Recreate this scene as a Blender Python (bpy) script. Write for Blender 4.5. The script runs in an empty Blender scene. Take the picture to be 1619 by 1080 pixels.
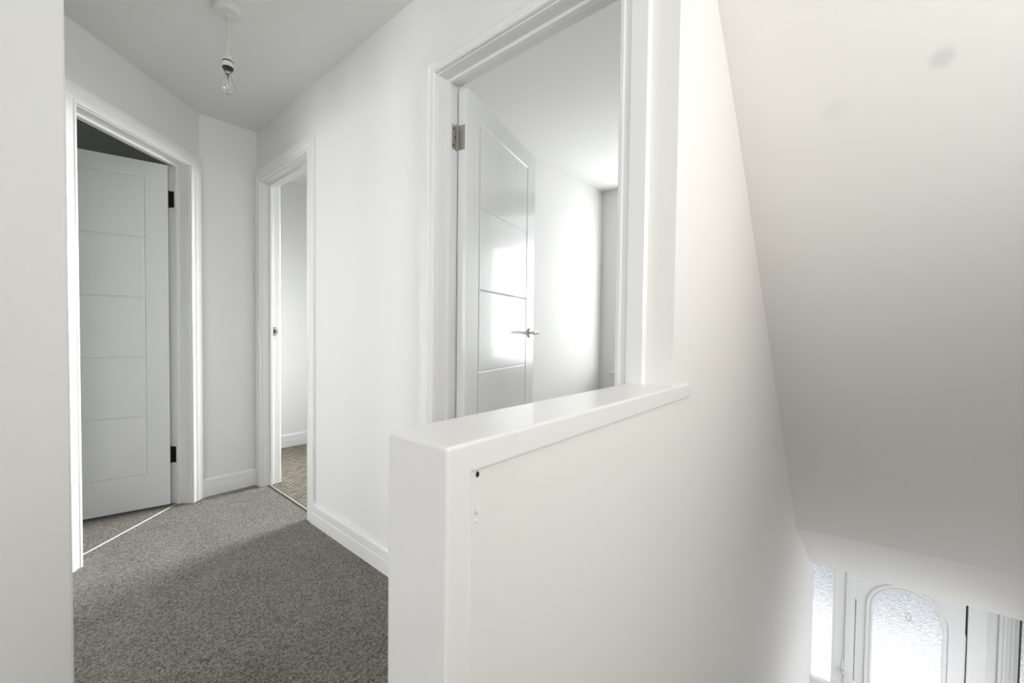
import bpy, bmesh, math, random
from mathutils import Vector, Matrix

random.seed(4)
C = bpy.context.scene.collection
S = bpy.context.scene
R = math.radians

# ------------------------------------------------------------------ camera
cam_d = bpy.data.cameras.new('camera')
cam = bpy.data.objects.new('camera', cam_d)
C.objects.link(cam)
cam_d.sensor_width = 36.0
cam_d.lens = 656.835 / 1619 * 36.0
cam_d.clip_start = 0.02
_a, _t, _r = R(40.634), R(-1.439), R(0.662)
F = Vector((math.cos(_a) * math.cos(_t), math.sin(_a) * math.cos(_t), math.sin(_t)))
RT = Vector((math.sin(_a), -math.cos(_a), 0))
UP = RT.cross(F)
R2 = RT * math.cos(_r) + UP * math.sin(_r)
U2 = -RT * math.sin(_r) + UP * math.cos(_r)
M = Matrix((R2, U2, -F)).transposed().to_4x4()
M.translation = (0, 0, 1.052)
cam.matrix_world = M
S.camera = cam

# ------------------------------------------------------------------ world, lights, exposure
S.view_settings.view_transform = 'Standard'
S.view_settings.look = 'None'
S.view_settings.gamma = 1.0
S.view_settings.use_curve_mapping = False
S.view_settings.exposure = 0.34

w = bpy.data.worlds.new('sky')
S.world = w
w.use_nodes = True
wb = w.node_tree.nodes['Background']
wb.inputs[0].default_value = (0.92, 0.955, 1.0, 1)
wb.inputs[1].default_value = 1.7


def area(name, loc, direction, sx, sy, e, col=(1, 1, 1), spread=180):
    d = bpy.data.lights.new(name, 'AREA')
    d.shape = 'RECTANGLE'
    d.size, d.size_y = sx, sy
    d.energy = e
    d.color = col
    d.spread = R(spread)
    o = bpy.data.objects.new(name, d)
    o.location = loc
    o.rotation_euler = Vector(direction).to_track_quat('-Z', 'Y').to_euler()
    C.objects.link(o)
    return o


area('daylight_room_two', (4.28, 2.60, 1.6), (-1, 0.04, -0.24), 1.0, 1.1, 28, (0.97, 0.985, 1.0), 50)
area('daylight_room_three', (4.25, 1.00, 1.42), (-1, 0.0, 0.55), 1.5, 1.5, 40, (0.96, 0.98, 1.0))
area('fill_landing', (-2.3, 1.88, 1.40), (1, 0, 0.18), 0.85, 1.2, 28, (0.98, 0.99, 1.0))  # added fill for the landing, shining from an invented side room
area('daylight_landing_window', (-3.66, 0.45, 1.6), (1, 0.08, 0.0), 1.5, 1.15, 33, (0.97, 0.985, 1.0))
area('daylight_stair_window', (0.60, -1.12, 1.60), (0.25, 1, 0.05), 0.85, 0.75, 9.8, (1.0, 0.985, 0.965), 150)
area('daylight_hall', (4.25, -1.12, -2.15), (0.9, 1, -0.2), 0.8, 1.2, 2.1, (1.0, 0.99, 0.97), 130)
area('fill_stair_side', (2.75, -1.12, -1.55), (0.05, 1, -0.25), 0.7, 0.7, 1.1, (1.0, 0.99, 0.97), 95)  # added lamp, lifts the lower stair wall against the soffit
area('fill_room_one', (-1.55, 4.2, 1.6), (1, 0, -0.1), 0.4, 0.4, 6, (0.95, 1.0, 0.97))  # added lamp that lifts the dim room; it has no window

# ------------------------------------------------------------------ materials


def mat(name, col, rough=0.5, metal=0.0, coat=0.0):
    m = bpy.data.materials.new(name)
    m.use_nodes = True
    b = m.node_tree.nodes['Principled BSDF']
    b.inputs['Base Color'].default_value = (*col, 1)
    b.inputs['Roughness'].default_value = rough
    b.inputs['Metallic'].default_value = metal
    b.inputs['Coat Weight'].default_value = coat
    return m


def nodes(m):
    nt = m.node_tree
    return nt, nt.nodes, nt.links, nt.nodes['Principled BSDF']


def add_bump(m, scale, strength, dist=0.001, detail=3):
    nt, N, L, b = nodes(m)
    tc = N.new('ShaderNodeTexCoord')
    n = N.new('ShaderNodeTexNoise')
    n.inputs['Scale'].default_value = scale
    n.inputs['Detail'].default_value = detail
    bp = N.new('ShaderNodeBump')
    bp.inputs['Strength'].default_value = strength
    bp.inputs['Distance'].default_value = dist
    L.new(tc.outputs['Object'], n.inputs['Vector'])
    L.new(n.outputs['Fac'], bp.inputs['Height'])
    L.new(bp.outputs['Normal'], b.inputs['Normal'])
    return m


WALL = add_bump(mat('wall_paint', (0.815, 0.815, 0.80), 0.62), 160, 0.12)
CEIL = add_bump(mat('ceiling_paint', (0.82, 0.82, 0.80), 0.8), 120, 0.15)
CREAM = add_bump(mat('stairwell_paint', (0.81, 0.79, 0.752), 0.55), 160, 0.12)
GLOSS = add_bump(mat('gloss_woodwork', (0.83, 0.83, 0.82), 0.22, 0, 0.3), 35, 0.05)
GLOSS2 = add_bump(mat('brushed_gloss_coping', (0.83, 0.82, 0.80), 0.28, 0, 0.3), 60, 0.14)
DOORW = add_bump(mat('door_gloss', (0.80, 0.81, 0.80), 0.24, 0, 0.2), 40, 0.09)
UPVC = add_bump(mat('white_upvc', (0.85, 0.86, 0.86), 0.3), 30, 0.02)
GROOVE = mat('dark_gasket', (0.08, 0.08, 0.08), 0.6)
DARKROOM = add_bump(mat('shade_darkened_paint', (0.30, 0.32, 0.29), 0.7), 120, 0.1)  # wall colour darkened to stand in for the room's lack of light
STEEL = add_bump(mat('satin_steel', (0.50, 0.49, 0.45), 0.28, 1.0), 300, 0.05)
CHROME = mat('polished_chrome', (0.62, 0.62, 0.62), 0.12, 1.0)
DARKSTEEL = mat('darkened_steel', (0.035, 0.037, 0.033), 0.45, 0.6)  # hinge steel with the dim room's dark reflection put into its colour
HOLE = mat('hole_dark', (0.03, 0.025, 0.02), 0.8)
PLASTIC = mat('white_plastic', (0.72, 0.72, 0.69), 0.35)
CORD = mat('cord_plastic', (0.70, 0.69, 0.60), 0.5)
BLACKP = mat('black_plastic', (0.02, 0.022, 0.02), 0.4)
BRASSY = mat('lamp_cap_metal', (0.35, 0.34, 0.31), 0.3, 1.0)
ALU = mat('aluminium_strip', (0.60, 0.59, 0.57), 0.4, 0.7)
HALLF = add_bump(mat('pale_tile', (0.26, 0.25, 0.23), 0.5), 20, 0.05)
PALEF = add_bump(mat('pale_bounce_floor', (0.60, 0.58, 0.55), 0.85), 20, 0.05)  # unseen floor, made pale so it bounces light to the ceiling
CONC = add_bump(mat('pale_concrete', (0.75, 0.74, 0.72), 0.9), 30, 0.3)
ASPH = add_bump(mat('grey_road', (0.10, 0.105, 0.115), 0.9), 60, 0.3)


def glass(name, col, rough, ior=1.45):
    m = mat(name, col, rough)
    b = m.node_tree.nodes['Principled BSDF']
    b.inputs['Transmission Weight'].default_value = 1.0
    b.inputs['IOR'].default_value = ior
    return m


BULBG = glass('clear_bulb_glass', (1, 1, 1), 0.0, 1.45)
OBSC = glass('obscure_glass', (1, 1, 1), 0.06)
nt, N, L, b = nodes(OBSC)
tc = N.new('ShaderNodeTexCoord')
n1 = N.new('ShaderNodeTexNoise')
n1.inputs['Scale'].default_value = 68
n1.inputs['Detail'].default_value = 2.0
n1.inputs['Distortion'].default_value = 0.6
bp = N.new('ShaderNodeBump')
bp.inputs['Strength'].default_value = 0.68
bp.inputs['Distance'].default_value = 0.01
L.new(tc.outputs['Object'], n1.inputs['Vector'])
L.new(n1.outputs['Fac'], bp.inputs['Height'])
L.new(bp.outputs['Normal'], b.inputs['Normal'])
tl = N.new('ShaderNodeBsdfTranslucent')
tl.inputs['Color'].default_value = (0.9, 0.93, 0.95, 1)
mx = N.new('ShaderNodeMixShader')
mx.inputs['Fac'].default_value = 0.15
L.new(b.outputs[0], mx.inputs[1]); L.new(tl.outputs[0], mx.inputs[2])
L.new(mx.outputs[0], N['Material Output'].inputs['Surface'])


VINYL = mat('white_translucent_plastic', (0.88, 0.88, 0.87), 0.4)
nt, N, L, b = nodes(VINYL)
tl = N.new('ShaderNodeBsdfTranslucent')
tl.inputs['Color'].default_value = (0.92, 0.92, 0.9, 1)
mx = N.new('ShaderNodeMixShader')
mx.inputs['Fac'].default_value = 0.5
L.new(b.outputs[0], mx.inputs[1]); L.new(tl.outputs[0], mx.inputs[2])
L.new(mx.outputs[0], N['Material Output'].inputs['Surface'])


def carpet(name, dark, light, fine, mott):
    """speckled cut pile: one shade per tuft over fine noise and a faint wear mottle"""
    m = mat(name, dark, 0.95)
    nt, N, L, b = nodes(m)
    tc = N.new('ShaderNodeTexCoord')
    a = N.new('ShaderNodeTexNoise'); a.inputs['Scale'].default_value = fine; a.inputs['Detail'].default_value = 8; a.inputs['Roughness'].default_value = 0.65
    c = N.new('ShaderNodeTexNoise'); c.inputs['Scale'].default_value = mott; c.inputs['Detail'].default_value = 3
    v = N.new('ShaderNodeTexVoronoi'); v.inputs['Scale'].default_value = fine
    sv = N.new('ShaderNodeSeparateColor')
    L.new(tc.outputs['Object'], v.inputs['Vector']); L.new(v.outputs['Color'], sv.inputs[0])
    tuft = N.new('ShaderNodeMath'); tuft.operation = 'MULTIPLY_ADD'; tuft.inputs[1].default_value = 0.30
    L.new(sv.outputs[0], tuft.inputs[0]); L.new(a.outputs['Fac'], tuft.inputs[2])
    mix = N.new('ShaderNodeMath'); mix.operation = 'MULTIPLY_ADD'
    mix.inputs[1].default_value = 0.12
    r = N.new('ShaderNodeValToRGB')
    r.color_ramp.elements[0].position = 0.48; r.color_ramp.elements[0].color = (*dark, 1)
    r.color_ramp.elements[1].position = 0.94; r.color_ramp.elements[1].color = (*light, 1)
    L.new(tc.outputs['Object'], a.inputs['Vector']); L.new(tc.outputs['Object'], c.inputs['Vector'])
    L.new(c.outputs['Fac'], mix.inputs[0]); L.new(tuft.outputs[0], mix.inputs[2])
    L.new(mix.outputs[0], r.inputs['Fac']); L.new(r.outputs['Color'], b.inputs['Base Color'])
    bp = N.new('ShaderNodeBump'); bp.inputs['Strength'].default_value = 0.8; bp.inputs['Distance'].default_value = 0.004
    L.new(tuft.outputs[0], bp.inputs['Height']); L.new(bp.outputs['Normal'], b.inputs['Normal'])
    b.inputs['Specular IOR Level'].default_value = 0.1
    b.inputs['Sheen Weight'].default_value = 0.15
    return m


CARPET = carpet('grey_twist_carpet', (0.055, 0.049, 0.038), (0.34, 0.32, 0.28), 170, 6)
LOOP = mat('woven_loop_carpet', (0.3, 0.27, 0.22), 0.95)
nt, N, L, b = nodes(LOOP)
tc = N.new('ShaderNodeTexCoord')
br = N.new('ShaderNodeTexBrick')
br.inputs['Color1'].default_value = (0.40, 0.36, 0.30, 1)
br.inputs['Color2'].default_value = (0.22, 0.19, 0.15, 1)
br.inputs['Mortar'].default_value = (0.07, 0.058, 0.045, 1)
br.inputs['Scale'].default_value = 15
br.inputs['Mortar Size'].default_value = 0.045
br.inputs['Brick Width'].default_value = 0.6
br.inputs['Row Height'].default_value = 0.28
L.new(tc.outputs['Object'], br.inputs['Vector'])
L.new(br.outputs['Color'], b.inputs['Base Color'])
bp = N.new('ShaderNodeBump'); bp.inputs['Strength'].default_value = 0.7; bp.inputs['Distance'].default_value = 0.006; bp.invert = True
L.new(br.outputs['Fac'], bp.inputs['Height']); L.new(bp.outputs['Normal'], b.inputs['Normal'])

# soffit paint: same cream, with two old smudges on it
SOFFIT = mat('soffit_paint', (0.81, 0.79, 0.752), 0.5)
nt, N, L, b = nodes(SOFFIT)
tc = N.new('ShaderNodeTexCoord')
last = None
for (px_, py_, pz_), rad, amt in (((1.544, -0.126, 1.768), 0.024, 0.16), ((1.588, 0.094, 1.726), 0.030, 0.05)):
    sub = N.new('ShaderNodeVectorMath'); sub.operation = 'SUBTRACT'; sub.inputs[1].default_value = (px_, py_, pz_)
    ln = N.new('ShaderNodeVectorMath'); ln.operation = 'LENGTH'
    mr = N.new('ShaderNodeMapRange'); mr.interpolation_type = 'SMOOTHSTEP'
    mr.inputs['From Min'].default_value = rad * 0.35; mr.inputs['From Max'].default_value = rad * 1.5
    mr.inputs['To Min'].default_value = 1 - amt; mr.inputs['To Max'].default_value = 1.0
    L.new(tc.outputs['Object'], sub.inputs[0]); L.new(sub.outputs[0], ln.inputs[0]); L.new(ln.outputs['Value'], mr.inputs['Value'])
    if last is None:
        last = mr.outputs[0]
    else:
        mu = N.new('ShaderNodeMath'); mu.operation = 'MULTIPLY'
        L.new(last, mu.inputs[0]); L.new(mr.outputs[0], mu.inputs[1]); last = mu.outputs[0]
sc = N.new('ShaderNodeVectorMath'); sc.operation = 'SCALE'; sc.inputs[0].default_value = (0.81, 0.79, 0.752)
L.new(last, sc.inputs['Scale']); L.new(sc.outputs[0], b.inputs['Base Color'])

# ------------------------------------------------------------------ mesh helpers


def link(name, bm, m, parent=None, smooth=False, bevel=0.0, seg=2):
    bmesh.ops.recalc_face_normals(bm, faces=bm.faces)
    me = bpy.data.meshes.new(name)
    bm.to_mesh(me)
    bm.free()
    me.materials.append(m)
    if smooth:
        for p in me.polygons:
            p.use_smooth = True
    o = bpy.data.objects.new(name, me)
    C.objects.link(o)
    if parent:
        o.parent = parent
    if bevel:
        md = o.modifiers.new('bevel', 'BEVEL')
        md.width = bevel
        md.segments = seg
        md.limit_method = 'ANGLE'
        md.angle_limit = R(40)
    return o


def empty(name, loc=(0, 0, 0), rz=0.0):
    o = bpy.data.objects.new(name, None)
    o.location = loc
    o.rotation_euler = (0, 0, rz)
    o.empty_display_size = 0.05
    C.objects.link(o)
    return o


def tag(o, label, cat, kind=None, group=None):
    o['label'] = label
    o['category'] = cat
    if kind:
        o['kind'] = kind
    if group:
        o['group'] = group
    return o


def add_box(bm, x0, x1, y0, y1, z0, z1):
    vs = [bm.verts.new((x, y, z)) for x in (x0, x1) for y in (y0, y1) for z in (z0, z1)]
    for f in ((0, 1, 3, 2), (4, 6, 7, 5), (0, 4, 5, 1), (2, 3, 7, 6), (0, 2, 6, 4), (1, 5, 7, 3)):
        bm.faces.new([vs[i] for i in f])
    return bm


def boxes(*bs):
    bm = bmesh.new()
    for q in bs:
        add_box(bm, *q)
    return bm


def add_prism(bm, a, b):
    """solid between two matching closed loops of points"""
    va = [bm.verts.new(p) for p in a]
    vb = [bm.verts.new(p) for p in b]
    n = len(a)
    bm.faces.new(va)
    bm.faces.new(vb[::-1])
    for i in range(n):
        bm.faces.new((va[i], vb[i], vb[(i + 1) % n], va[(i + 1) % n]))
    return bm


def add_lathe(bm, prof, seg=32, axis='Z', off=(0, 0, 0)):
    rings = []
    for r, h in prof:
        ring = []
        for i in range(seg):
            t = 2 * math.pi * i / seg
            p = (r * math.cos(t), r * math.sin(t), h)
            if axis == 'Y':
                p = (p[0], p[2], p[1])
            elif axis == 'X':
                p = (p[2], p[0], p[1])
            ring.append(bm.verts.new((p[0] + off[0], p[1] + off[1], p[2] + off[2])))
        rings.append(ring)
    for a, b in zip(rings, rings[1:]):
        for i in range(seg):
            bm.faces.new((a[i], a[(i + 1) % seg], b[(i + 1) % seg], b[i]))
    bm.faces.new(rings[0][::-1])
    bm.faces.new(rings[-1])
    return bm


def add_tube(bm, pts, rads, seg=12, flat=1.0):
    pts = [Vector(p) for p in pts]
    rings = []
    for i, p in enumerate(pts):
        d = (pts[min(i + 1, len(pts) - 1)] - pts[max(i - 1, 0)]).normalized()
        u = Vector((0, 0, 1)) if abs(d.z) < 0.9 else Vector((1, 0, 0))
        s = d.cross(u).normalized()
        u = s.cross(d)
        r = rads[i] if isinstance(rads, (list, tuple)) else rads
        rings.append([bm.verts.new(p + s * r * math.cos(2 * math.pi * k / seg) + u * r * flat * math.sin(2 * math.pi * k / seg)) for k in range(seg)])
    for a, b in zip(rings, rings[1:]):
        for i in range(seg):
            bm.faces.new((a[i], a[(i + 1) % seg], b[(i + 1) % seg], b[i]))
    bm.faces.new(rings[0][::-1])
    bm.faces.new(rings[-1])
    return bm


def frame_bm(prof, s0, s1, z0, zh, org, along, out):
    """U-shaped mitred moulding round a door opening. prof: (away from opening, out of wall)"""
    org, along, out = Vector(org), Vector(along), Vector(out)
    bm = bmesh.new()
    cols = []
    for u, w in prof:
        pts = ((s0 - u, z0), (s0 - u, zh + u), (s1 + u, zh + u), (s1 + u, z0))
        cols.append([bm.verts.new(org + along * s + out * w + Vector((0, 0, z))) for s, z in pts])
    n = len(cols)
    for i in range(n):
        a, b = cols[i], cols[(i + 1) % n]
        for k in range(3):
            bm.faces.new((a[k], a[k + 1], b[k + 1], b[k]))
    bm.faces.new([c[0] for c in cols])
    bm.faces.new([c[3] for c in cols][::-1])
    return bm


ARCH = [(0.004, 0), (0.004, 0.011), (0.007, 0.015), (0.016, 0.016), (0.020, 0.0125), (0.032, 0.0125), (0.038, 0.018),
        (0.080, 0.018), (0.083, 0.015), (0.083, 0)]
SKIRT = [(0, 0), (0.018, 0), (0.018, 0.060), (0.0150, 0.0625), (0.0150, 0.100), (0.007, 0.113), (0, 0.113)]


def skirting(name, p0, p1, out, label, m0=0.0, m1=0.0):
    """straight skirting board from p0 to p1; m0/m1 lengthen (+) or shorten the ends by that share of the thickness (mitres)"""
    p0, p1, out = Vector((*p0, 0)), Vector((*p1, 0)), Vector((*out, 0)).normalized()
    d = (p1 - p0).normalized()
    a = [p0 + out * w - d * w * m0 + Vector((0, 0, z)) for w, z in SKIRT]
    b_ = [p1 + out * w + d * w * m1 + Vector((0, 0, z)) for w, z in SKIRT]
    o = link(name, add_prism(bmesh.new(), a, b_), GLOSS)
    return tag(o, label, 'skirting board', 'structure')


# ------------------------------------------------------------------ key dimensions
XW = 1.003          # face of the wall that holds doors two and three
XB = 1.103          # its other face
YE = 3.112          # end wall of the landing
YS = 0.353          # stair face of the half wall and stair wall
YI = 0.450          # landing face of the half wall
HC = 2.349          # ceiling
ZH = 2.0            # door heads
GF = -2.90          # ground floor
XF = 5.05           # front door plane
XE = 0.689          # end wall / diagonal corner
PSI = R(42.99)
DD = Vector((math.cos(PSI), math.sin(PSI), 0))      # along the diagonal, away from camera
DN = Vector((-math.sin(PSI), math.cos(PSI), 0))     # into room one
DC = Vector((XE, YE, 0))
D3A, D3B = 1.237, 0.503
D2A, D2B = 3.024, 2.326
T1, T2 = 0.090, 0.750   # door one opening, distance back along the diagonal

# ------------------------------------------------------------------ room shell


def wall(name, bm, label, m=WALL, cat='wall', bevel=0.0):
    return tag(link(name, bm, m, bevel=bevel), label, cat, 'structure')


tag(link('floor', boxes((-3.6, 0.30, -1.0, YS, -0.12, 0), (-3.6, XW + 0.045, YS, 3.2, -0.12, 0)), CARPET),
    'grey twist-pile carpet of the landing, shaded in front and lit near the doors', 'carpet', 'structure')
bm = bmesh.new()
q = [DC + DD * 0.02 + DN * 0.075, DC - DD * 0.95 + DN * 0.075, Vector((-1.6, 2.9, 0)), Vector((-1.6, 4.7, 0)), Vector((1.0, 4.7, 0)), Vector((1.0, 3.2, 0))]
add_prism(bm, [p + Vector((0, 0, 0.0015)) for p in q], [p + Vector((0, 0, -0.1)) for p in q])
tag(link('floor_room_one', bm, CARPET), 'grey carpet behind the threshold under the half-open dim door', 'carpet', 'structure')
tag(link('floor_room_two', boxes((XW + 0.045, 4.2, 2.05, 3.95, -0.12, 0.001)), LOOP),
    'brownish ribbed loop carpet in the bright room behind the narrow doorway', 'carpet', 'structure')
tag(link('floor_room_three', boxes((XW + 0.045, 3.5, 0.46, 1.905, -0.12, 0.001)), PALEF),
    'unseen floor of the room behind the wide open doorway, made pale to bounce light', 'carpet', 'structure')
tag(link('ceiling', boxes((-3.7, 0.85, -1.0, YS + 0.1, HC, HC + 0.12), (-3.7, 4.4, YS + 0.0995, 4.8, HC, HC + 0.12)), CEIL),
    'pale grey ceiling over the landing with the pendant hanging from it', 'ceiling', 'structure')

wall('wall_doorways', boxes((XW, XB, 0.455, D3B - 0.026, -0.12, HC), (XW, XB, D3B - 0.026, D3A + 0.026, ZH + 0.026, HC),
                            (XW, XB, D3A + 0.026, D2B - 0.026, -0.12, HC), (XW, XB, D2B - 0.026, D2A + 0.026, ZH + 0.026, HC),
                            (XW, XB, D2A + 0.026, 4.7, -0.12, HC)),
     'long white landing wall with two doorways in it')
wall('wall_end', boxes((XE, XW, YE, YE + 0.09, -0.12, HC)), 'narrow white wall at the far end between the two doorways')


def diag_box(bm, t0, t1, n0, n1, z0, z1):
    a = [DC - DD * t + DN * n for t, n in ((t0, n0), (t1, n0), (t1, n1), (t0, n1))]
    add_prism(bm, [p + Vector((0, 0, z0)) for p in a], [p + Vector((0, 0, z1)) for p in a])
    return bm


bm = bmesh.new()
diag_box(bm, 0.0, T1 - 0.026, 0, 0.1, -0.12, HC)
diag_box(bm, T1 - 0.026, T2 + 0.026, 0, 0.1, ZH + 0.026, HC)
diag_box(bm, T2 + 0.026, 0.98, 0, 0.1, -0.12, HC)
wall('wall_diagonal', bm, 'angled white wall at the left that holds the half-open dim door')
XN, YN = 0.0577, 1.31
wall('wall_near', boxes((-3.7, XN, YN, YN + 0.1, -0.12, HC), (XN - 0.1, XN, YN + 0.1, 1.5, -0.12, HC), (XN - 0.1, XN, 2.28, 2.44, -0.12, HC), (XN - 0.1, XN, 1.5, 2.28, 2.0, HC)),  # hidden doorway gap added to let the landing fill through
     'shaded white wall filling the left edge of the photo', bevel=0.004)
wall('wall_stair_left', boxes((XW, XF, YS, YS + 0.105, GF, HC + 0.1)),
     'tall off-white stairwell wall running from the white doorway down to the front door', CREAM)
wall('wall_stair_right', boxes((1.12, 2.35, -1.15, -1.0, GF, HC + 0.1), (4.7, XF + 0.1, -1.15, -1.0, GF, HC + 0.1), (2.35, 4.7, -1.15, -1.0, GF + 1.75, HC + 0.1), (-3.7, 0.08, -1.15, -1.0, GF, HC + 0.1), (0.08, 1.12, -1.15, -1.0, GF, 1.18), (0.08, 1.12, -1.15, -1.0, 2.02, HC + 0.1)), 'stairwell wall beyond the right edge of the photo', CREAM)  # low unseen opening widened to admit the added stair fill
wall('wall_back', boxes((-3.7, -3.6, -1.0, -0.35, -0.12, HC), (-3.7, -3.6, 1.25, YN + 0.1, -0.12, HC), (-3.7, -3.6, -0.35, 1.25, -0.12, 0.95),
                        (-3.7, -3.6, -0.35, 1.25, 2.22, HC)), 'landing wall with a window, behind the camera')
# rooms behind the doors
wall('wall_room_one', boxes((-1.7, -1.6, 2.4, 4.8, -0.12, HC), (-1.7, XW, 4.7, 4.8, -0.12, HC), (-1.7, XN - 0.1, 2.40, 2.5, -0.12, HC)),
     'wall of the dim room behind the half-open door, shade put into its colour', DARKROOM)
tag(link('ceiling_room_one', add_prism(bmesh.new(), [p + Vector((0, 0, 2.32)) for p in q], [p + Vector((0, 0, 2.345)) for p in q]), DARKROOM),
    'ceiling showing above the half-open door, shade put into its colour', 'ceiling', 'structure')
wall('wall_fill_room', boxes((-2.5, XN - 0.1, 2.33, 2.40, -0.12, HC), (-2.5, -2.4, 1.41, 2.33, -0.12, HC)), 'walls of an added unseen room that lights the landing from the left')  # invented room, built only to house the landing fill
wall('wall_room_two', boxes((XB, 4.3, 3.90, 4.0, -0.12, HC), (4.2, 4.3, 1.905, 2.1, -0.12, HC), (4.2, 4.3, 3.15, 3.9, -0.12, HC),
                            (4.2, 4.3, 2.1, 3.15, -0.12, 0.85), (4.2, 4.3, 2.1, 3.15, 2.15, HC)),
     'brightly lit white wall seen through the narrow doorway')
wall('wall_between_rooms', boxes((XB, 4.2, 1.905, 2.05, -0.12, HC)), 'white side wall of the room behind the open door')
wall('wall_room_three', boxes((3.49, 3.59, YS + 0.105, 0.72, -0.12, HC), (3.49, 3.59, 1.755, 1.905, -0.12, HC), (3.49, 3.59, 0.72, 1.755, -0.12, 0.7),
                              (3.49, 3.59, 0.72, 1.755, 2.22, HC)), 'far white window wall of the room behind the open door')

# sloping soffit above the stairs, then the paler sloped band over the front door
prof = [(0.85, 2.349), (1.25, 2.045), (1.60, 1.715), (1.92, 1.375), (2.446, 0.818), (2.95, 0.27), (3.475, -0.300)]
band = [(3.475, -0.300), (4.691, -1.059), (4.98, -1.06)]


def tilt(x):
    return 0.064 * max(0, min(1, (x - 1.6) / 1.87)) if x < 3.6 else 0.036


def smooth(pts, n=8):
    q = [pts[0]] + pts + [pts[-1]]
    res = []
    for i in range(1, len(q) - 2):
        for k in range(n):
            t = k / n
            res.append(tuple(0.5 * (2 * q[i][c] + (q[i + 1][c] - q[i - 1][c]) * t + (2 * q[i - 1][c] - 5 * q[i][c] + 4 * q[i + 1][c] - q[i + 2][c]) * t * t
                                    + (3 * q[i][c] - q[i - 1][c] - 3 * q[i + 1][c] + q[i + 2][c]) * t ** 3) for c in (0, 1)))
    return res + [pts[-1]]


def slab(pts, y0, y1, th):
    bm = bmesh.new()
    cols = []
    for y in (y0, y1):
        cols.append([[bm.verts.new((x, y, z + (YS - y) * tilt(x) + k)) for x, z in pts] for k in (0, th)])
    n = len(pts)
    for i in range(n - 1):
        for (p, s) in ((0, 0), (0, 1)):
            pass
        bm.faces.new((cols[0][0][i], cols[0][0][i + 1], cols[1][0][i + 1], cols[1][0][i]))
        bm.faces.new((cols[0][1][i], cols[0][1][i + 1], cols[1][1][i + 1], cols[1][1][i]))
        for c in cols:
            bm.faces.new((c[0][i], c[0][i + 1], c[1][i + 1], c[1][i]))
    for i in (0, n - 1):
        bm.faces.new((cols[0][0][i], cols[1][0][i], cols[1][1][i], cols[0][1][i]))
    return bm


o = link('ceiling_stair_slope', slab(smooth(prof), YS + 0.02, -1.02, 0.16), SOFFIT, None, True)
o.data.set_sharp_from_angle(angle=R(30))
tag(o,
    'beige sloping underside above the stairs, with a grey smudge near its top', 'sloping ceiling', 'structure')
tag(link('ceiling_front_slope', slab(band, YS + 0.02, -1.02, 0.14), CREAM),
    'paler sloped band below the beige slope, just above the front door', 'sloping ceiling', 'structure')

# stairs and ground floor
NR = 14
rise, going = -GF / NR, 0.25
pts = [(0.30, 0.0)]
for i in range(1, NR + 1):
    pts.append((0.30 + (i - 1) * going, -i * rise))
    pts.append((0.30 + i * going, -i * rise))
pts = pts[:-1]
loop = pts + [(pts[-1][0], GF - 0.2), (0.26, GF - 0.2), (0.26, 0.0)]
tag(link('stair_flight', add_prism(bmesh.new(), [(x, -1.0, z - 0.001) for x, z in loop], [(x, YS, z - 0.001) for x, z in loop]), CARPET),
    'carpeted stair flight leading down to the front door', 'stairs', 'structure')
tag(link('floor_hall', boxes((pts[-1][0], XF + 0.1, -1.15, YS, GF - 0.2, GF)), HALLF), 'entrance hall floor inside the front door', 'floor', 'structure')

# ------------------------------------------------------------------ half wall with coping
hw = tag(link('wall_half', boxes((0.333, XW, YS, YI, GF, 0.887)), CREAM),
         'off-white half wall beside the stairs under the glossy coping', 'half wall', 'structure')
# coping: flat board with a notched horn returning along the stair wall, turning down into the end board
bm = bmesh.new()
CX0, CX1, CX2, CX3, CY0, CY1, CY2 = 0.295, 0.333, XW, 1.111, 0.344, YS, 0.459
CZ0, CZ1, CZ2 = -0.45, 0.887, 0.924
cv = {}


def V(x, y, z):
    return cv.setdefault((x, y, z), None) or cv.__setitem__((x, y, z), bm.verts.new((x, y, z))) or cv[(x, y, z)]


for poly in (
    [(CX0, CY0, CZ2), (CX3, CY0, CZ2), (CX3, CY1, CZ2), (CX2, CY1, CZ2), (CX2, CY2, CZ2), (CX0, CY2, CZ2)],
    [(CX1, CY0, CZ1), (CX3, CY0, CZ1), (CX3, CY1, CZ1), (CX2, CY1, CZ1), (CX2, CY2, CZ1), (CX1, CY2, CZ1)],
    [(CX0, CY0, CZ0), (CX1, CY0, CZ0), (CX1, CY0, CZ1), (CX3, CY0, CZ1), (CX3, CY0, CZ2), (CX0, CY0, CZ2)],
    [(CX0, CY2, CZ0), (CX1, CY2, CZ0), (CX1, CY2, CZ1), (CX2, CY2, CZ1), (CX2, CY2, CZ2), (CX0, CY2, CZ2)],
    [(CX0, CY0, CZ0), (CX0, CY2, CZ0), (CX0, CY2, CZ2), (CX0, CY0, CZ2)],
    [(CX1, CY0, CZ0), (CX1, CY2, CZ0), (CX1, CY2, CZ1), (CX1, CY0, CZ1)],
    [(CX0, CY0, CZ0), (CX1, CY0, CZ0), (CX1, CY2, CZ0), (CX0, CY2, CZ0)],
    [(CX3, CY0, CZ1), (CX3, CY1, CZ1), (CX3, CY1, CZ2), (CX3, CY0, CZ2)],
    [(CX2, CY1, CZ1), (CX3, CY1, CZ1), (CX3, CY1, CZ2), (CX2, CY1, CZ2)],
    [(CX2, CY1, CZ1), (CX2, CY2, CZ1), (CX2, CY2, CZ2), (CX2, CY1, CZ2)],
):
    bm.faces.new([V(*p) for p in poly])
tag(link('trim_coping', bm, GLOSS2, bevel=0.0045, seg=3), 'glossy white coping board along the half wall, turning down its near end', 'coping', 'structure')
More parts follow.
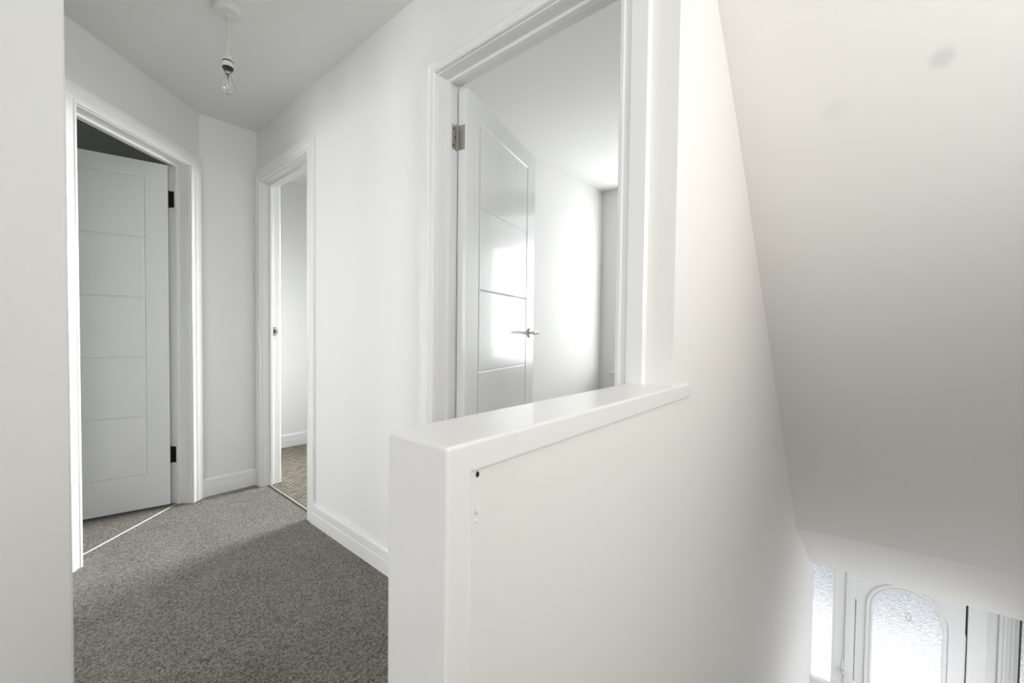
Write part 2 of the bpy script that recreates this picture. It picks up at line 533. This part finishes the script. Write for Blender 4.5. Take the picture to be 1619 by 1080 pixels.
# old fixing hole and filled plug on the stair face
bm = add_lathe(bmesh.new(), [(0.0028, 0.0), (0.0028, 0.0012), (0.0012, 0.0014)], 16, 'Y', (0, 0, 0))
h = link('screw_hole', bm, HOLE, hw)
h.location = (0.350, YS - 0.0013, 0.8795)
h.scale = (0.8, 1, 1.25)
h['label'] = 'small dark screw hole'
bm = bmesh.new()
bmesh.ops.create_uvsphere(bm, u_segments=16, v_segments=8, radius=0.0048)
bmesh.ops.scale(bm, vec=(0.9, 0.45, 1.1), verts=bm.verts)
h = link('wall_plug', bm, CREAM, hw, True)
h.location = (0.350, YS, 0.835)
h['label'] = 'painted-over filler lump below the screw hole'
bm = bmesh.new()
bmesh.ops.create_uvsphere(bm, u_segments=16, v_segments=8, radius=0.0034)
bmesh.ops.scale(bm, vec=(1.0, 0.35, 0.8), verts=bm.verts)
h = link('wall_plug', bm, CREAM, hw, True)
h.location = (0.3485, YS, 0.823)

# ------------------------------------------------------------------ skirting boards
skirting('baseboard_long', (XW, D3A + 0.083), (XW, D2B - 0.083), (-1, 0), 'white grooved skirting board running from the half wall to the narrow doorway')
skirting('baseboard_end', (XE - 0.004, YE), (XW, YE), (0, -1), 'short white skirting board on the far end wall', -0.35, -1)
skirting('baseboard_near', (-3.6, YN), (XN, YN), (0, -1), 'white skirting board on the shaded wall at the left edge', 0, 1)
skirting('baseboard_near_return', (XN, YN), (XN, 1.5), (1, 0), 'skirting sliver turning the corner of the shaded left wall', 1, 0)
skirting('baseboard_room_two', (XB, 3.90), (4.2, 3.90), (0, -1), 'white skirting board in the bright room behind the narrow doorway')
skirting('baseboard_room_three', (XB, 1.905), (3.49, 1.905), (0, -1), 'skirting board of the room behind the open door')

# ------------------------------------------------------------------ door frames


def door_frame(name, org, along, out, s0, s1, depth, stop, label, rebate_room_arch=True):
    """architrave, lining and stop round one opening; out points to the landing"""
    org, along, out = Vector(org), Vector(along), Vector(out)
    t = empty(name, org)
    tag(t, label, 'door frame', 'structure')
    loc = Vector((0, 0, 0))
    link('architrave', frame_bm(ARCH, s0, s1, 0, ZH, loc, along, out), GLOSS, t)
    link('lining', frame_bm([(0, 0), (0.024, 0), (0.024, -depth), (0, -depth)], s0, s1, 0, ZH, loc, along, out), GLOSS, t)
    link('stop', frame_bm([(0.001, -stop), (0.001, -stop - 0.016), (-0.012, -stop - 0.016), (-0.012, -stop)], s0, s1, 0, ZH, loc, along, out), GLOSS, t, bevel=0.0015)
    prof = [(u, -depth - wv) for u, wv in ARCH]
    o = link('architrave', frame_bm(prof, s0, s1, 0, ZH, loc, along, out), GLOSS, t)
    return t


f3 = door_frame('trim_3', (XW, 0, 0), (0, 1, 0), (-1, 0, 0), D3B, D3A, 0.100, 0.044,
                'white door frame of the wide doorway above the half wall')
f2 = door_frame('trim_2', (XW, 0, 0), (0, 1, 0), (-1, 0, 0), D2B, D2A, 0.100, 0.044,
                'white door frame of the narrow bright doorway near the far corner')
f1 = door_frame('trim_1', DC, -DD, -DN, T1, T2, 0.112, 0.058,
                'white door frame in the angled wall round the half-open dim door')
# strike plate in the far jamb of doorway two
o = link('strike_plate', boxes((0.062, 0.085, D2A - 0.0022, D2A - 0.0002, 1.000, 1.062)), STEEL, f2, bevel=0.0008)
o2 = link('latch_hole', boxes((0.067, 0.079, D2A - 0.0032, D2A - 0.0021, 1.018, 1.043)), HOLE, o)
o2.parent = o
o3 = link('lip', boxes((0.085, 0.094, D2A - 0.0045, D2A - 0.0025, 1.015, 1.046)), STEEL, o)

# threshold strips
bm = bmesh.new()
p = [DC - DD * (T1 + 0.003) + DN * 0.072, DC - DD * (T2 - 0.002) + DN * 0.072, DC - DD * (T2 - 0.002) + DN * 0.081, DC - DD * (T1 + 0.003) + DN * 0.081]
add_prism(bm, [x + Vector((0, 0, 0)) for x in p], [x + Vector((0, 0, 0.004)) for x in p])
tag(link('threshold_strip', bm, ALU, bevel=0.0015), 'thin pale metal strip across the floor of the half-open dim door', 'threshold strip')
tag(link('threshold_strip', boxes((XW + 0.034, XW + 0.046, D2B, D2A, 0, 0.005)), ALU, bevel=0.0015),
    'thin pale metal strip across the floor of the narrow bright doorway', 'threshold strip')

# ------------------------------------------------------------------ door leaves
GZ = [0.205 + k * 0.338 for k in range(6)]


def leaf_bm(W, T, zb, zt, inset=0.105, g=0.005, d=0.004):
    """hinge edge at x=0, leaf along +x, thickness 0..-T in y, ladder groove on both faces"""
    bm = bmesh.new()
    xs = [0, inset - g, inset, inset + g, W - inset - g, W - inset, W - inset + g, W]
    zs = [zb]
    for z in GZ:
        zs += [z - g, z, z + g]
    zs.append(zt)
    gx = {inset, W - inset}
    grids = []
    for side in (0, 1):
        y0 = 0 if side == 0 else -T
        sg = -1 if side == 0 else 1
        gr = []
        for x in xs:
            col = []
            for z in zs:
                on = (x in gx and GZ[0] <= z <= GZ[-1]) or (z in GZ and inset <= x <= W - inset)
                col.append(bm.verts.new((x, y0 + (sg * d if on else 0), z)))
            gr.append(col)
        for i in range(len(xs) - 1):
            for j in range(len(zs) - 1):
                bm.faces.new((gr[i][j], gr[i + 1][j], gr[i + 1][j + 1], gr[i][j + 1]))
        grids.append(gr)
    A, B = grids
    n, m = len(xs), len(zs)
    for j in range(m - 1):
        for i in (0, n - 1):
            bm.faces.new((A[i][j], A[i][j + 1], B[i][j + 1], B[i][j]))
    for i in range(n - 1):
        for j in (0, m - 1):
            bm.faces.new((A[i][j], A[i + 1][j], B[i + 1][j], B[i][j]))
    return bm


def lever(parent, x, y, z, sgn, m=CHROME):
    """rose, neck and lever on the face at y (sgn = outward direction along y); lever points to -x"""
    h = link('handle', add_lathe(bmesh.new(), [(0.026, 0), (0.026, 0.006 * sgn), (0.023, 0.009 * sgn)], 28, 'Y'), m, parent, False)
    h.location = (x, y, z)
    bm = add_tube(bmesh.new(), [(0, 0.008 * sgn, 0), (0, 0.035 * sgn, 0), (-0.004, 0.046 * sgn, 0.001), (-0.015, 0.052 * sgn, 0.003),
                                (-0.05, 0.054 * sgn, 0.006), (-0.085, 0.053 * sgn, 0.002), (-0.115, 0.050 * sgn, -0.001)],
                  [0.0105, 0.0105, 0.0115, 0.012, 0.011, 0.010, 0.008], 14, 0.8)
    link('lever', bm, m, h, True)
    return h


def hinge(parent, z, m, flip=False, knuckle=True, x=0.0, y=0.0):
    """butt hinge on the hinge edge of a leaf: one leaf on the door edge, knuckle at the pin"""
    k = add_tube(bmesh.new(), [(x - 0.003, y + 0.004, z - 0.05), (x - 0.003, y + 0.004, z - 0.047), (x - 0.003, y + 0.004, z + 0.047), (x - 0.003, y + 0.004, z + 0.05)],
                 [0.003, 0.0052, 0.0052, 0.003], 14)
    h = link('hinge', k, m, parent, False)
    link('plate', boxes((x - 0.0016, x + 0.0002, -0.030, y, z - 0.047, z + 0.047)), m, h)
    return h


# door three: wide open into its room
d3 = empty('door_3', (XB - 0.003, D3A - 0.006, 0), R(15.6))
tag(d3, 'white grooved door standing wide open in the doorway above the half wall', 'door', 'structure')
W3 = 0.706
link('leaf', leaf_bm(W3, 0.038, 0.012, 1.985), DOORW, d3)
for z in (1.800, 0.25):
    hinge(d3, z, STEEL)
lever(d3, W3 - 0.055, -0.038, 1.043, -1)
lever(d3, W3 - 0.055, 0, 1.043, 1)
link('latch_plate', boxes((W3 - 0.0005, W3 + 0.0012, -0.031, -0.007, 1.01, 1.075)), STEEL, d3)
# its fixed hinge plates on the jamb belong to the frame
for z in (1.800, 0.25):
    hp = link('hinge_plate', boxes((0.066, 0.0985, D3A - 0.0016, D3A + 0.0004, z - 0.047, z + 0.047)), STEEL, f3)
    for dz, dx in ((-0.032, 0.076), (0.0, 0.086), (0.032, 0.076)):
        s = link('screw', add_lathe(bmesh.new(), [(0.0035, 0), (0.0035, -0.0008), (0.001, -0.0012)], 12, 'Y', (dx, D3A - 0.0014, z + dz)), DARKSTEEL, hp)

# door one: half open into the dark room
pin = DC - DD * (T1 + 0.004) + DN * 0.112
d1 = empty('door_1', pin, R(167.0))
tag(d1, 'dim white grooved door standing half open in the angled wall at the left', 'door', 'structure')
W1 = T2 - T1 - 0.008
bm = leaf_bm(W1, 0.038, 0.012, 1.985)
bmesh.ops.scale(bm, vec=(1, -1, 1), verts=bm.verts)     # thickness to the landing side
link('leaf', bm, DOORW, d1)
for z in (1.800, 0.295):
    h = link('hinge', add_tube(bmesh.new(), [(-0.003, -0.004, z - 0.05), (-0.003, -0.004, z + 0.05)], 0.0052, 14), DARKSTEEL, d1)
    link('plate', boxes((-0.0016, 0.0002, 0, 0.030, z - 0.047, z + 0.047)), DARKSTEEL, h)
lever(d1, W1 - 0.055, 0.038, 1.043, 1)
lever(d1, W1 - 0.055, 0, 1.043, -1)
for z in (1.800, 0.295):
    bm = bmesh.new()
    a = [-DD * T1 + DN * 0.080, -DD * T1 + DN * 0.111, -DD * (T1 + 0.0018) + DN * 0.111, -DD * (T1 + 0.0018) + DN * 0.080]
    add_prism(bm, [p + Vector((0, 0, z - 0.047)) for p in a], [p + Vector((0, 0, z + 0.047)) for p in a])
    o = link('hinge_plate', bm, DARKSTEEL, f1)
    o['label'] = 'steel hinge plate, its dark reflection put into the colour'

# door two: swung right back into its room, out of sight behind the wall
d2 = empty('door_2', (XB - 0.003, D2B + 0.004, 0), R(-1.0))
tag(d2, 'white door folded back inside the bright room, out of sight', 'door', 'structure')
bm = leaf_bm(D2A - D2B - 0.008, 0.038, 0.012, 1.985)
link('leaf', bm, DOORW, d2)
d2.rotation_euler = (0, 0, R(-8))

# ------------------------------------------------------------------ windows of the rooms (light comes through them)


def window(name, axis_x, y0, y1, z0, z1, label, face):
    t = empty(name, (axis_x, (y0 + y1) / 2, z0))
    tag(t, label, 'window', 'structure')
    ym = (y1 - y0) / 2
    zt = z1 - z0
    bm = boxes((-0.03, 0.03, -ym, -ym + 0.05, 0, zt), (-0.03, 0.03, ym - 0.05, ym, 0, zt), (-0.03, 0.03, -ym + 0.05, ym - 0.05, 0, 0.05),
               (-0.03, 0.03, -ym + 0.05, ym - 0.05, zt - 0.05, zt), (-0.025, 0.025, -0.02, 0.02, 0.05, zt - 0.05))
    link('window_frame', bm, UPVC, t, bevel=0.003)
    s = -0.03 if face < 0 else 0.03
    link('window_sill', boxes((min(s, face), max(s, face), -ym - 0.03, ym + 0.03, -0.025, 0)), GLOSS, t, bevel=0.004)


window('window_1', 3.56, 0.72, 1.755, 0.7, 2.22, 'white window of the room behind the open door, hidden by the frame', -0.12)
window('window_2', 4.25, 2.1, 3.15, 0.85, 2.15, 'white window of the bright room, hidden by the doorway', -0.15)
t4 = empty('window_4', (0.60, -1.09, 1.18))
tag(t4, 'stairwell window beyond the right edge of the photo', 'window', 'structure')
link('window_frame', boxes((-0.52, -0.47, -0.03, 0.03, 0, 0.84), (0.47, 0.52, -0.03, 0.03, 0, 0.84), (-0.47, 0.47, -0.03, 0.03, 0, 0.05), (-0.47, 0.47, -0.03, 0.03, 0.79, 0.84)), UPVC, t4, bevel=0.003)
window('window_3', -3.65, -0.35, 1.25, 0.95, 2.22, 'landing window behind the camera', 0.14)

# ------------------------------------------------------------------ front door screen
fs = empty('trim_4', (XF, 0, GF))
tag(fs, 'white frame of the front entrance with its side lights', 'door frame', 'structure')
ZT = 1.95          # heights below are above the ground floor


def fb(*bs):
    return boxes(*bs)


# mullions and rails
link('mullion', fb((-0.03, 0.05, 0.033, 0.196, 0, ZT), (-0.045, -0.03, 0.055, 0.10, 0, ZT), (-0.038, -0.03, 0.165, 0.196, 0, ZT)), UPVC, fs, bevel=0.004)
link('mullion', fb((-0.03, 0.05, -0.790, -0.680, 0, ZT), (-0.04, -0.03, -0.700, -0.680, 0, ZT)), UPVC, fs, bevel=0.004)
link('reveal', fb((0.0, 0.05, -0.850, -0.790, 0, ZT)), UPVC, fs, bevel=0.003)
link('mullion', fb(*[(-0.03 - 0.006 * (k % 2), 0.05, -0.953 + 0.0206 * k, -0.953 + 0.0206 * (k + 1), 0, ZT) for k in range(5)]), UPVC, fs, bevel=0.002)
link('head_rail', fb((-0.03, 0.05, -1.15, YS, ZT, ZT + 0.08)), UPVC, fs)
link('bottom_rail', fb((-0.03, 0.05, 0.196, YS, 0, 0.565), (-0.042, -0.03, 0.196, YS, 0.535, 0.565)), UPVC, fs, bevel=0.004)
link('bottom_rail', fb((-0.03, 0.05, -1.15, -0.965, 0, 0.565)), UPVC, fs)
link('gasket', fb((-0.02, 0.04, -0.965, -0.953, 0, ZT)), GROOVE, fs)
link('glass_pane', fb((0.006, 0.012, 0.190, YS, 0.55, ZT)), OBSC, fs)
link('glass_pane', fb((0.006, 0.012, -1.15, -0.955, 0.55, ZT)), OBSC, fs)
hd = link('handle', fb((-0.040, -0.030, 0.088, 0.118, 0.735, 0.875)), UPVC, fs, bevel=0.006)
hd['label'] = 'white lever handle on a long plate'
bm = add_tube(bmesh.new(), [(-0.038, 0.103, 0.762), (-0.075, 0.103, 0.762), (-0.088, 0.095, 0.760), (-0.092, 0.075, 0.750), (-0.090, 0.03, 0.728), (-0.088, 0.0, 0.72)],
              [0.011, 0.011, 0.012, 0.0115, 0.010, 0.008], 14)
link('lever', bm, UPVC, hd, True)
link('keyhole', add_lathe(bmesh.new(), [(0.003, -0.0402), (0.003, -0.0408)], 12, 'X', (0, 0.104, 0.862)), HOLE, hd)

fd = empty('door_4', (XF, 0, GF))
tag(fd, 'white front door with an arched obscure glass pane at the foot of the stairs', 'front door', 'structure')
YL, YR, ACY, AR, ASZ, AB = 0.026, -0.674, -0.3175, 0.2245, 1.462, 0.36
# leaf with an arched opening
arc = [(ACY + AR * math.cos(t), ASZ + AR * math.sin(t)) for t in [math.pi * i / 40 for i in range(41)]]   # right(+Y) to left
inner = [(ACY + AR, AB)] + arc + [(ACY - AR, AB)]


def arch_ring(inner, grow, x0, x1):
    """solid ring between an arch outline and the same outline grown outwards"""
    outer = []
    for y, z in inner:
        if z > ASZ:
            k = (AR + grow) / AR
            outer.append((ACY + (y - ACY) * k, ASZ + (z - ASZ) * k))
        else:
            outer.append((y + (grow if y > ACY else -grow), z if z > AB else z - grow))
    return outer


def ring_solid(bm, a, b, x0, x1, closed=True):
    n = len(a)
    va = [[bm.verts.new((x, y, z)) for y, z in a] for x in (x0, x1)]
    vb = [[bm.verts.new((x, y, z)) for y, z in b] for x in (x0, x1)]
    for i in range(n):
        j = (i + 1) % n
        bm.faces.new((va[0][i], va[0][j], vb[0][j], vb[0][i]))
        bm.faces.new((va[1][i], va[1][j], vb[1][j], vb[1][i]))
        bm.faces.new((va[0][i], va[0][j], va[1][j], va[1][i]))
        bm.faces.new((vb[0][i], vb[0][j], vb[1][j], vb[1][i]))


def to_rect(p):
    """push a point of the arch outline out to the rectangular edge of the leaf"""
    y, z = p
    if z <= AB + 1e-6:
        return (YL if y > ACY else YR, 0.02)
    if z <= ASZ + 1e-6:
        return (YL if y > ACY else YR, z)
    ang = math.atan2(z - ASZ, y - ACY)
    hw_ = (YL - YR) / 2
    hh = ZT - 0.01 - ASZ
    k = min(hw_ / max(1e-6, abs(math.cos(ang))), hh / max(1e-6, abs(math.sin(ang))))
    return (ACY + (y - ACY) / AR * k if abs(math.cos(ang)) > 1e-6 else ACY, ASZ + math.sin(ang) * k)


bm = bmesh.new()
ring_solid(bm, inner, [to_rect(p) for p in inner], -0.022, 0.03)
link('leaf', bm, UPVC, fd)
m1 = bmesh.new()
g1 = arch_ring(inner, 0.018, 0, 0)
g2 = arch_ring(inner, 0.030, 0, 0)
g3 = arch_ring(inner, 0.048, 0, 0)
ring_solid(m1, inner, g1, -0.030, -0.0215)
ring_solid(m1, g1, g2, -0.026, -0.0215)
ring_solid(m1, g2, g3, -0.034, -0.0215)
mo = link('glazing_moulding', m1, UPVC, fd, bevel=0.002)
pane = bmesh.new()
va = [pane.verts.new((0.002, y, z)) for y, z in g1]
vb = [pane.verts.new((0.008, y, z)) for y, z in g1]
pane.faces.new(va); pane.faces.new(vb[::-1])
for i in range(len(va)):
    j = (i + 1) % len(va)
    pane.faces.new((va[i], va[j], vb[j], vb[i]))
gp = link('glass_pane', pane, OBSC, fd)
# raised house number on the pane, an upright oval 0
bm = bmesh.new()
ring0 = []
for i in range(32):
    t = 2 * math.pi * i / 32
    ring0.append([])
    for k in range(8):
        u = 2 * math.pi * k / 8
        rr = 0.0065 * math.cos(u)
        cy, cz = math.cos(t) * (0.0145 + rr), math.sin(t) * (0.034 + rr)
        ring0[-1].append(bm.verts.new((-0.001 - 0.005 * math.sin(u), -0.332 + cy, -GF - 1.437 + cz)))
for i in range(32):
    for k in range(8):
        bm.faces.new((ring0[i][k], ring0[(i + 1) % 32][k], ring0[(i + 1) % 32][(k + 1) % 8], ring0[i][(k + 1) % 8]))
o = link('house_number', bm, VINYL, fd, True)
o['label'] = 'white oval 0 on the glass'
link('gasket', fb((-0.021, 0.03, YL + 0.0005, YL + 0.0062, 0.02, ZT), (-0.021, 0.03, YR - 0.0055, YR - 0.0005, 0.02, ZT)), GROOVE, fd)
wall('wall_front', boxes((XF - 0.03, XF + 0.12, -1.15, YS + 0.1, GF + ZT + 0.08, HC)), 'wall above the front entrance', CREAM)

# outside, seen only blurred through the obscure glass
tag(link('path', boxes((XF + 0.15, 7.9, -4, 4, GF - 0.2, GF - 0.1)), CONC), 'sunlit pale path outside the front door', 'path', 'structure')
tag(link('road', boxes((7.9, 30, -15, 15, GF - 0.25, GF - 0.12)), ASPH), 'grey road beyond the front path', 'road', 'structure')

# ------------------------------------------------------------------ pendant light
PX, PY = 0.542, 2.004
pl = empty('pendant_light', (PX, PY, HC))
tag(pl, 'white ceiling pendant with a bare clear bulb, hanging unlit over the landing', 'pendant light')
rose = link('ceiling_rose', add_lathe(bmesh.new(), [(0.052, 0.0), (0.052, -0.020), (0.050, -0.026), (0.045, -0.0285), (0.008, -0.030), (0.0075, -0.036), (0.005, -0.038)], 40), PLASTIC, pl, False)
link('cord', add_tube(bmesh.new(), [(0, 0, -0.036), (0.001, 0, -0.09), (0.0012, 0, -0.14), (0, 0, -0.20)], 0.0034, 12), CORD, pl, True)
hold = link('lamp_holder', add_lathe(bmesh.new(), [(0.005, -0.188), (0.011, -0.192), (0.0155, -0.205), (0.017, -0.214), (0.017, -0.2155)], 28), PLASTIC, pl, True)
link('collar', add_lathe(bmesh.new(), [(0.0185, -0.2145), (0.019, -0.2165), (0.0185, -0.219)], 28), BLACKP, hold)
link('skirt', add_lathe(bmesh.new(), [(0.0175, -0.2185), (0.018, -0.222), (0.018, -0.236), (0.0175, -0.240)], 28), PLASTIC, hold)
link('shade_ring', add_lathe(bmesh.new(), [(0.0195, -0.2395), (0.020, -0.244), (0.0175, -0.246), (0.0165, -0.247), (0.0165, -0.251), (0.0140, -0.2545)], 28), BLACKP, hold)
bulb = empty('bulb')
bulb.parent = pl
link('cap', add_lathe(bmesh.new(), [(0.0115, -0.250), (0.0115, -0.262), (0.0105, -0.265)], 24), BRASSY, bulb)
bp_ = [(0.0100, -0.262), (0.0105, -0.270), (0.0125, -0.282), (0.017, -0.294), (0.0215, -0.307), (0.0230, -0.318), (0.0215, -0.329), (0.0165, -0.338), (0.009, -0.343), (0.002, -0.345)]
ip = [(max(0.0006, r - 0.0006), h_ + (0.0006 if h_ < -0.33 else 0)) for r, h_ in bp_]
bp_.append((0.0006, -0.3452))
prof_b = bp_ + ip[::-1]
bm = bmesh.new()
rg = [[bm.verts.new((r * math.cos(2 * math.pi * i / 32), r * math.sin(2 * math.pi * i / 32), h_)) for i in range(32)] for r, h_ in prof_b]
for k in range(len(rg)):
    a, b_ = rg[k], rg[(k + 1) % len(rg)]
    for i in range(32):
        bm.faces.new((a[i], a[(i + 1) % 32], b_[(i + 1) % 32], b_[i]))
link('glass_envelope', bm, BULBG, bulb, True)
link('stem', add_tube(bmesh.new(), [(0, 0, -0.262), (0, 0, -0.290), (0, 0, -0.300)], [0.003, 0.0022, 0.0018], 10), BRASSY, bulb, True)
link('filament', add_tube(bmesh.new(), [(-0.009, 0, -0.312), (-0.004, 0.002, -0.309), (0, 0, -0.300), (0.004, 0.002, -0.309), (0.009, 0, -0.312)], 0.0006, 6), BRASSY, bulb, True)
